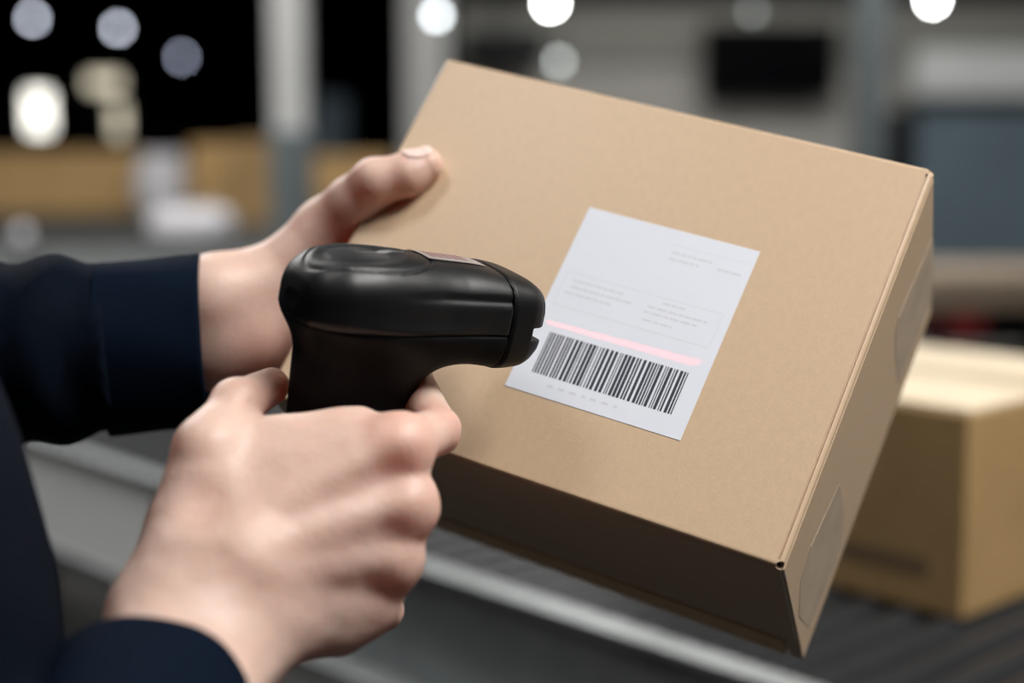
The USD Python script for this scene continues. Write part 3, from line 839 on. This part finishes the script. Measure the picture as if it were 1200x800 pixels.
def right_f(p):
    arm = smin(cone(p, wr_u, r_elbow + [-.008, 0, .004], .0225, .027), cone(p, wr_d, r_elbow + [.008, 0, -.004], .0225, .027), .02)
    palm = None
    for i, r0, r1 in ((0, .0165, .0135), (1, .017, .0135), (2, .0165, .0128), (3, .016, .0118)):
        c = cone(p, r_base[i], r_mc[i], r0, r1); palm = c if palm is None else smin(palm, c, .016)
    for a, b in ((wr_u, r_base[0]), (wr_u, r_base[1]), (wr_d, r_base[2]), (wr_d, r_base[3])):
        palm = smin(palm, cone(p, a, b, .0215, .0165), .018)
    hand = smin(arm, palm, .018)
    hand = smin(hand, cone(p, P(318, 722, .670), P(392, 730, .688), .0175, .0145), .016)      # edge of the palm
    # flesh between thumb and index, on the back of the hand
    hand = smin(hand, cone(p, P(250, 570, .685), P(400, 522, .694), .0145, .0125), .018)
    hand = smin(hand, cone(p, P(262, 520, .695), P(420, 505, .702), .011, .0105), .012)
    hand = smin(hand, chain(p, [P(215, 690, .658), r_cmc, r_mcp], [.018, .0165, .0142], .01), .016)
    thumb = chain(p, [r_mcp, r_ip, r_tip], [.0138, .0112, .0088], .006)
    hand = smin(hand, thumb, .007)
    fd = None
    for i, r in enumerate((.0098, .0098, .0092, .0082)):
        c = chain(p, [r_mc[i], r_pip[i], r_dip[i], r_fin[i]], [r * 1.32, r * 1.10, r * .93, r * .82], .004)
        c = smin(c, ball(p, r_mc[i] + rh_n * .0020, r * 1.29), .008)
        fd = c if fd is None else smin(fd, c, .0025)
    hand = smin(hand, fd, .0085)
    hand = hand + .0011 * (meshkit.fbm(p * 75, 2, 5) - .5)
    # tendons on the back, hollow at the base of the thumb
    for i in range(4):
        tn = cone(p, r_base[i] + rh_n * .0135 + (r_mc[i] - r_base[i]) * .30, r_mc[i] + rh_n * .0115, .0030, .0030); hand = smin(hand, tn, .009)
    for i in range(3):
        a = (r_mc[i] + r_mc[i + 1]) / 2 + rh_n * .016; hand = hand + .0010 * np.exp(-((np.linalg.norm(p - a, axis=1)) / .010) ** 2)
    sn = P(240, 594, .655); hand = hand + .0050 * np.exp(-(np.linalg.norm((p - sn), axis=1) / .013) ** 2)
    # keep skin out of the scanner
    q = (p - SC); l = np.stack([q @ SF / KX, q @ SL / KY, q @ SU / KZ], -1)
    return smax(hand, -(smin(head_f(l), grip_f(l), .016) * .83 - .0003), .0015)


# ---- rest of the body (coarse), out of the frame to the left
sh_l, sh_r = np.array([-.34, .73, 1.435]), np.array([-.35, .345, 1.435])
neck, headc = np.array([-.325, .545, 1.55]), np.array([-.295, .55, 1.685])


def head_sd(p):
    q = p - headc
    d = (np.sqrt((q[:, 0] / .098) ** 2 + (q[:, 1] / .078) ** 2 + ((q[:, 2] - .01) / .115) ** 2) - 1) * .08
    d = smin(d, cone(p, headc + [.03, 0, -.06], headc + [.055, 0, -.085], .045, .028), .03)          # jaw, chin
    d = smin(d, cone(p, headc + [.095, 0, .012], headc + [.113, 0, -.018], .008, .012), .012)        # nose
    for s in (-1, 1):
        d = smin(d, ball(p, headc + [.082, s * .032, .012], .015), .008)                             # eyes
        d = smin(d, cone(p, headc + [-.005, s * .079, .018], headc + [-.002, s * .078, -.018], .012, .009), .006)   # ears
        d = smin(d, cone(p, headc + [.094, s * .014, -.048], headc + [.098, 0, -.046], .005, .006), .006)           # mouth
    return d


def torso_core(p):
    p = p + np.array([.024, 0, 0])
    d = chain(p, [[-.33, .545, 1.39], [-.315, .545, 1.23], [-.32, .545, 1.05], [-.32, .545, .93]], [.12, .125, .12, .125], .08)
    for s in (-1, 1):
        d = smin(d, cone(p, [-.33, .545 + s * .06, 1.41], [-.33, .545 + s * .15, 1.41], .075, .058), .06)
        d = smin(d, cone(p, [-.32, .545 + s * .06, 1.25], [-.32, .545 + s * .06, .95], .115, .12), .05)
    return d


def body_f(p):
    d = torso_core(p)
    d = smin(d, cone(p, [-.33, .545, 1.47], neck + [.012, 0, .08], .056, .052), .04)
    d = smin(d, head_sd(p), .015)
    for a, b, m in ((sh_l, l_elbow, (lw_r + lw_u) / 2), (sh_r, r_elbow, (wr_u + wr_d) / 2)):
        e = b + (m - b) * .55
        d = smin(d, chain(p, [a, b, e], [.046, .032, .026], .02), .03)
    for s in (-1, 1):
        d = smin(d, chain(p, [[-.32, .545 + s * .085, .93], [-.305, .545 + s * .10, .49], [-.33, .545 + s * .11, .08]], [.085, .055, .038], .03), .03)
        d = smin(d, cone(p, [-.33, .545 + s * .11, .05], [-.20, .545 + s * .125, .035], .036, .03), .02)
    return d


def cut_arm(f, wrist, elbow):
    """the fine hand mesh ends inside the sleeve, where the coarse arm goes on"""
    e = elbow + (wrist - elbow) * .52; n = unit(wrist - elbow)
    return lambda p: np.maximum(f(p), -((p - e) @ n))


def bounds(pts, m):
    a = np.array(pts); return a.min(0) - m, a.max(0) + m


wl, wr = (lw_r + lw_u) / 2, (wr_u + wr_d) / 2
lo, hi = bounds([wl + (l_elbow - wl) * .5, wl, l_tip, l_mcp] + l_fin + l_pip + l_mc, .03)
lh = nets(cut_arm(left_f, wl, l_elbow), lo, hi, .0019)
lo, hi = bounds([wr + (r_elbow - wr) * .5, wr, r_tip, r_mcp, r_cmc] + r_fin + r_pip + r_mc, .03)
rh = nets(cut_arm(right_f, wr, r_elbow), lo, hi, .0017)
bd = nets(body_f, (-.56, .2, -.005), (.02, .96, 1.86), .011)


def redness(v):  # flushed skin, plus one spot painting the shade in the thumb hollow
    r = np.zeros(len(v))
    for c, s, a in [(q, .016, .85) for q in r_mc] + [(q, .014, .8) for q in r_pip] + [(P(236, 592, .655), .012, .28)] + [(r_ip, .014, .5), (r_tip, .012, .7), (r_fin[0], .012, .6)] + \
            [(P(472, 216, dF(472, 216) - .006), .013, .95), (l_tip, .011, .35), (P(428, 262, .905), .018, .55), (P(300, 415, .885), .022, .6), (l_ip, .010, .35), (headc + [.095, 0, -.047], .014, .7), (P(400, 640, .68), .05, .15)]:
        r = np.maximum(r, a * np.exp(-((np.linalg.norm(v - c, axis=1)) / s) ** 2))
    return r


bv_, bf_ = cat(lh, rh, bd)
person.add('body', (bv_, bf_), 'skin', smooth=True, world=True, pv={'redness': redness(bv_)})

# thumb nail of the left hand: a thin shell over the end of the thumb
tdir = unit(l_tip - l_pad)
ndor = unit(camdir(-.35, .80, -.45) - tdir * (camdir(-.35, .80, -.45) @ tdir))
nside = np.cross(tdir, ndor); ncen = l_tip - tdir * .003 + ndor * .0090


def nail_f(p):
    q = p - ncen; a, b, c = q @ tdir, q @ nside, q @ ndor
    reg = (np.abs(a / .0095) ** 2.6 + np.abs(b / .0074) ** 2.6 + (c / .006) ** 2 + 1e-12) ** (1 / 2.6) - 1
    th = chain(p, [l_ip, l_pad, l_tip], [.0120, .0118, .0096], .006)
    return np.maximum(np.abs(th - .0004) - .0008, reg * .005)


person.add('thumbnail', nets(nail_f, ncen - .016, ncen + .016, .0005, 0), 'nail', smooth=60, world=True)


# ---- clothes
def folds(p, axis_o, axis_d, amp, seed, f1=22.0):
    a = (p - axis_o) @ axis_d
    q = p * 9 + np.array([1.3, 2.1, .7]) * seed
    n = meshkit.fbm(q, 3, seed) - .5
    return amp * (1.6 * n + .55 * np.sin(a * 2 * np.pi * f1 + 7 * n))


def sleeve_f(elbow, wrist, shoulder, rw, re, cuff_at, seed, amp):
    n = unit(wrist - elbow)

    def f(p):
        d = smin(cone(p, elbow, wrist, re, rw), cone(p, shoulder, elbow, .066, re), .03)
        m = ((p - elbow) @ n)
        return d + folds(p, elbow, n, amp, seed) + 0 * m
    return f


cl_c = P(191, 402, .892); l_axis = unit(cl_c - l_elbow)
cuffl = P(243, 400, .889)
# right cuff: mouth centre and axis
cuffr = P(170, 822, .618); r_axis = unit((wr_u + wr_d) / 2 - r_elbow)
slL = sleeve_f(l_elbow, P(140, 405, .885), sh_l, .050, .062, None, 3, .005)
slR = sleeve_f(r_elbow, cuffr - r_axis * .03, sh_r, .047, .062, None, 5, .004)


def shirt_f(p):
    d = torso_core(p) - .022
    d = smin(d, cone(p, [-.33, .545, 1.45], neck, .075, .062), .03)
    d = d + folds(p, np.array([-.4, .5, 1.2]), np.array([0, 0, 1.0]), .005, 9, 5)
    d = smin(d, np.maximum(slL(p), (p - cut1) @ l_axis), .03)
    d = smin(d, np.maximum(slR(p), (p - cut2) @ r_axis), .012)
    # hem and neck openings
    d = np.maximum(d, .94 - p[:, 2]); d = np.maximum(d, p[:, 2] - 1.535)
    # hollow sleeve ends so the arms come out of the cuffs
    return d


cut1, cut2 = P(137, 405, .885), cuffr - r_axis * .052


jk = nets(shirt_f, (-.60, .18, .92), (-.0, .99, 1.57), .0055)
jp = person.add('jacket', jk, 'navy_cloth', smooth=True, world=True, label='dark navy jacket')


def cuff(mouth, axis, length, ru, rv, up, seed, flare=.0):
    """A stitched cuff: a wall of cloth with an inner side, lofted along the forearm; up is its long direction across."""
    u = unit(up - axis * (up @ axis)); v = np.cross(axis, u); seg = 56; rings = []
    prof = [(-length, 1.0), (-length + .004, 1.0), (-length * .5, .995), (-.010, 1.0), (-.008, .992), (-.003, 1.0), (-.0008, .995), (0, .975), (-.0008, .955), (-.01, .94), (-length * .5, .93), (-length, .93)]
    for s, k in prof:
        th = np.linspace(0, 2 * np.pi, seg, endpoint=False)
        wob = 1 + .018 * np.sin(3 * th + seed + s * 30) + .010 * np.sin(7 * th + 2 * seed - s * 60)
        rings.append(mouth + axis * s + (np.cos(th) * ru * k * wob)[:, None] * u + (np.sin(th) * rv * k * wob)[:, None] * v)
    V = np.vstack(rings); F = []
    for i in range(len(prof) - 1):
        for j in range(seg):
            a, b = i * seg + j, i * seg + (j + 1) % seg; F += [(a, b, b + seg), (a, b + seg, a + seg)]
    return V, np.array(F)


person.add('cuff', cuff(cuffl, l_axis, .058, .0500, .045, np.array([0, 0, 1.0]), 1), 'navy_cuff', parent=jp, smooth=True, world=True, label='stitched navy cuff at the left wrist')
person.add('cuff', cuff(cuffr, r_axis, .058, .0445, .042, camdir(.8, .5, 0), 2), 'navy_cuff', parent=jp, smooth=True, world=True, label='stitched navy cuff at the right wrist')


def trousers_f(p):
    d = cone(p, [-.32, .545, .99], [-.32, .545, .93], .15, .15)
    for s in (-1, 1):
        d = smin(d, chain(p, [[-.32, .545 + s * .085, .95], [-.305, .545 + s * .10, .49], [-.33, .545 + s * .11, .07]], [.11, .078, .065], .03), .03)
    return np.maximum(np.maximum(d + folds(p, np.zeros(3), np.array([0, 0, 1.0]), .004, 4, 4), p[:, 2] - .97), .05 - p[:, 2])


person.add('trousers', nets(trousers_f, (-.52, .3, .02), (-.12, .8, 1.0), .011), 'trousers', smooth=True, world=True)
for s in (-1, 1):
    person.add('shoe', nets(lambda p: np.maximum(chain(p, [[-.34, .545 + s * .11, .05], [-.26, .545 + s * .12, .05], [-.18, .545 + s * .128, .035]], [.046, .048, .04], .03), -p[:, 2]), (-.41, .545 + s * .12 - .07, -.01), (-.11, .545 + s * .12 + .07, .12), .006), 'shoe', smooth=True, world=True)


def hair_f(p):
    q = p - headc
    d = (np.sqrt(((q[:, 0] + .008) / .106) ** 2 + (q[:, 1] / .088) ** 2 + ((q[:, 2] - .014) / .124) ** 2) - 1) * .085
    d = d + .004 * (meshkit.fbm(p * 30, 2, 3) - .5)
    return np.maximum(np.maximum(d, -(q[:, 2] + .04)), (q[:, 0] - .045 - np.clip(q[:, 2] - .05, 0, .1) * .9) * .8)


for sd in (-1, 1):
    e = headc + [.079, sd * .032, .013]; fwd = unit([1, sd * .06, -.08])
    ep = person.add('eye', moved(tm(m3.Manifold.sphere(.0142, 24)), frame(e)), 'eye_white', smooth=True, world=True)
    person.add('iris', moved(tm(m3.Manifold.sphere(.0062, 20).scale((.45, 1, 1))), frame(e + fwd * .0125)), 'iris', parent=ep, smooth=True, world=True)
    person.add('eyebrow', nets(lambda p: chain(p, [headc + [.089, sd * .014, .036], headc + [.086, sd * .034, .041], headc + [.074, sd * .050, .034]], [.004, .0045, .003], .003), headc + [.05, sd * .03 - .035, .015], headc + [.11, sd * .03 + .035, .06], .002), 'hair', smooth=True, world=True)
person.add('hair', nets(hair_f, headc - .15, headc + .16, .006), 'hair', smooth=True, world=True, label='short dark hair')
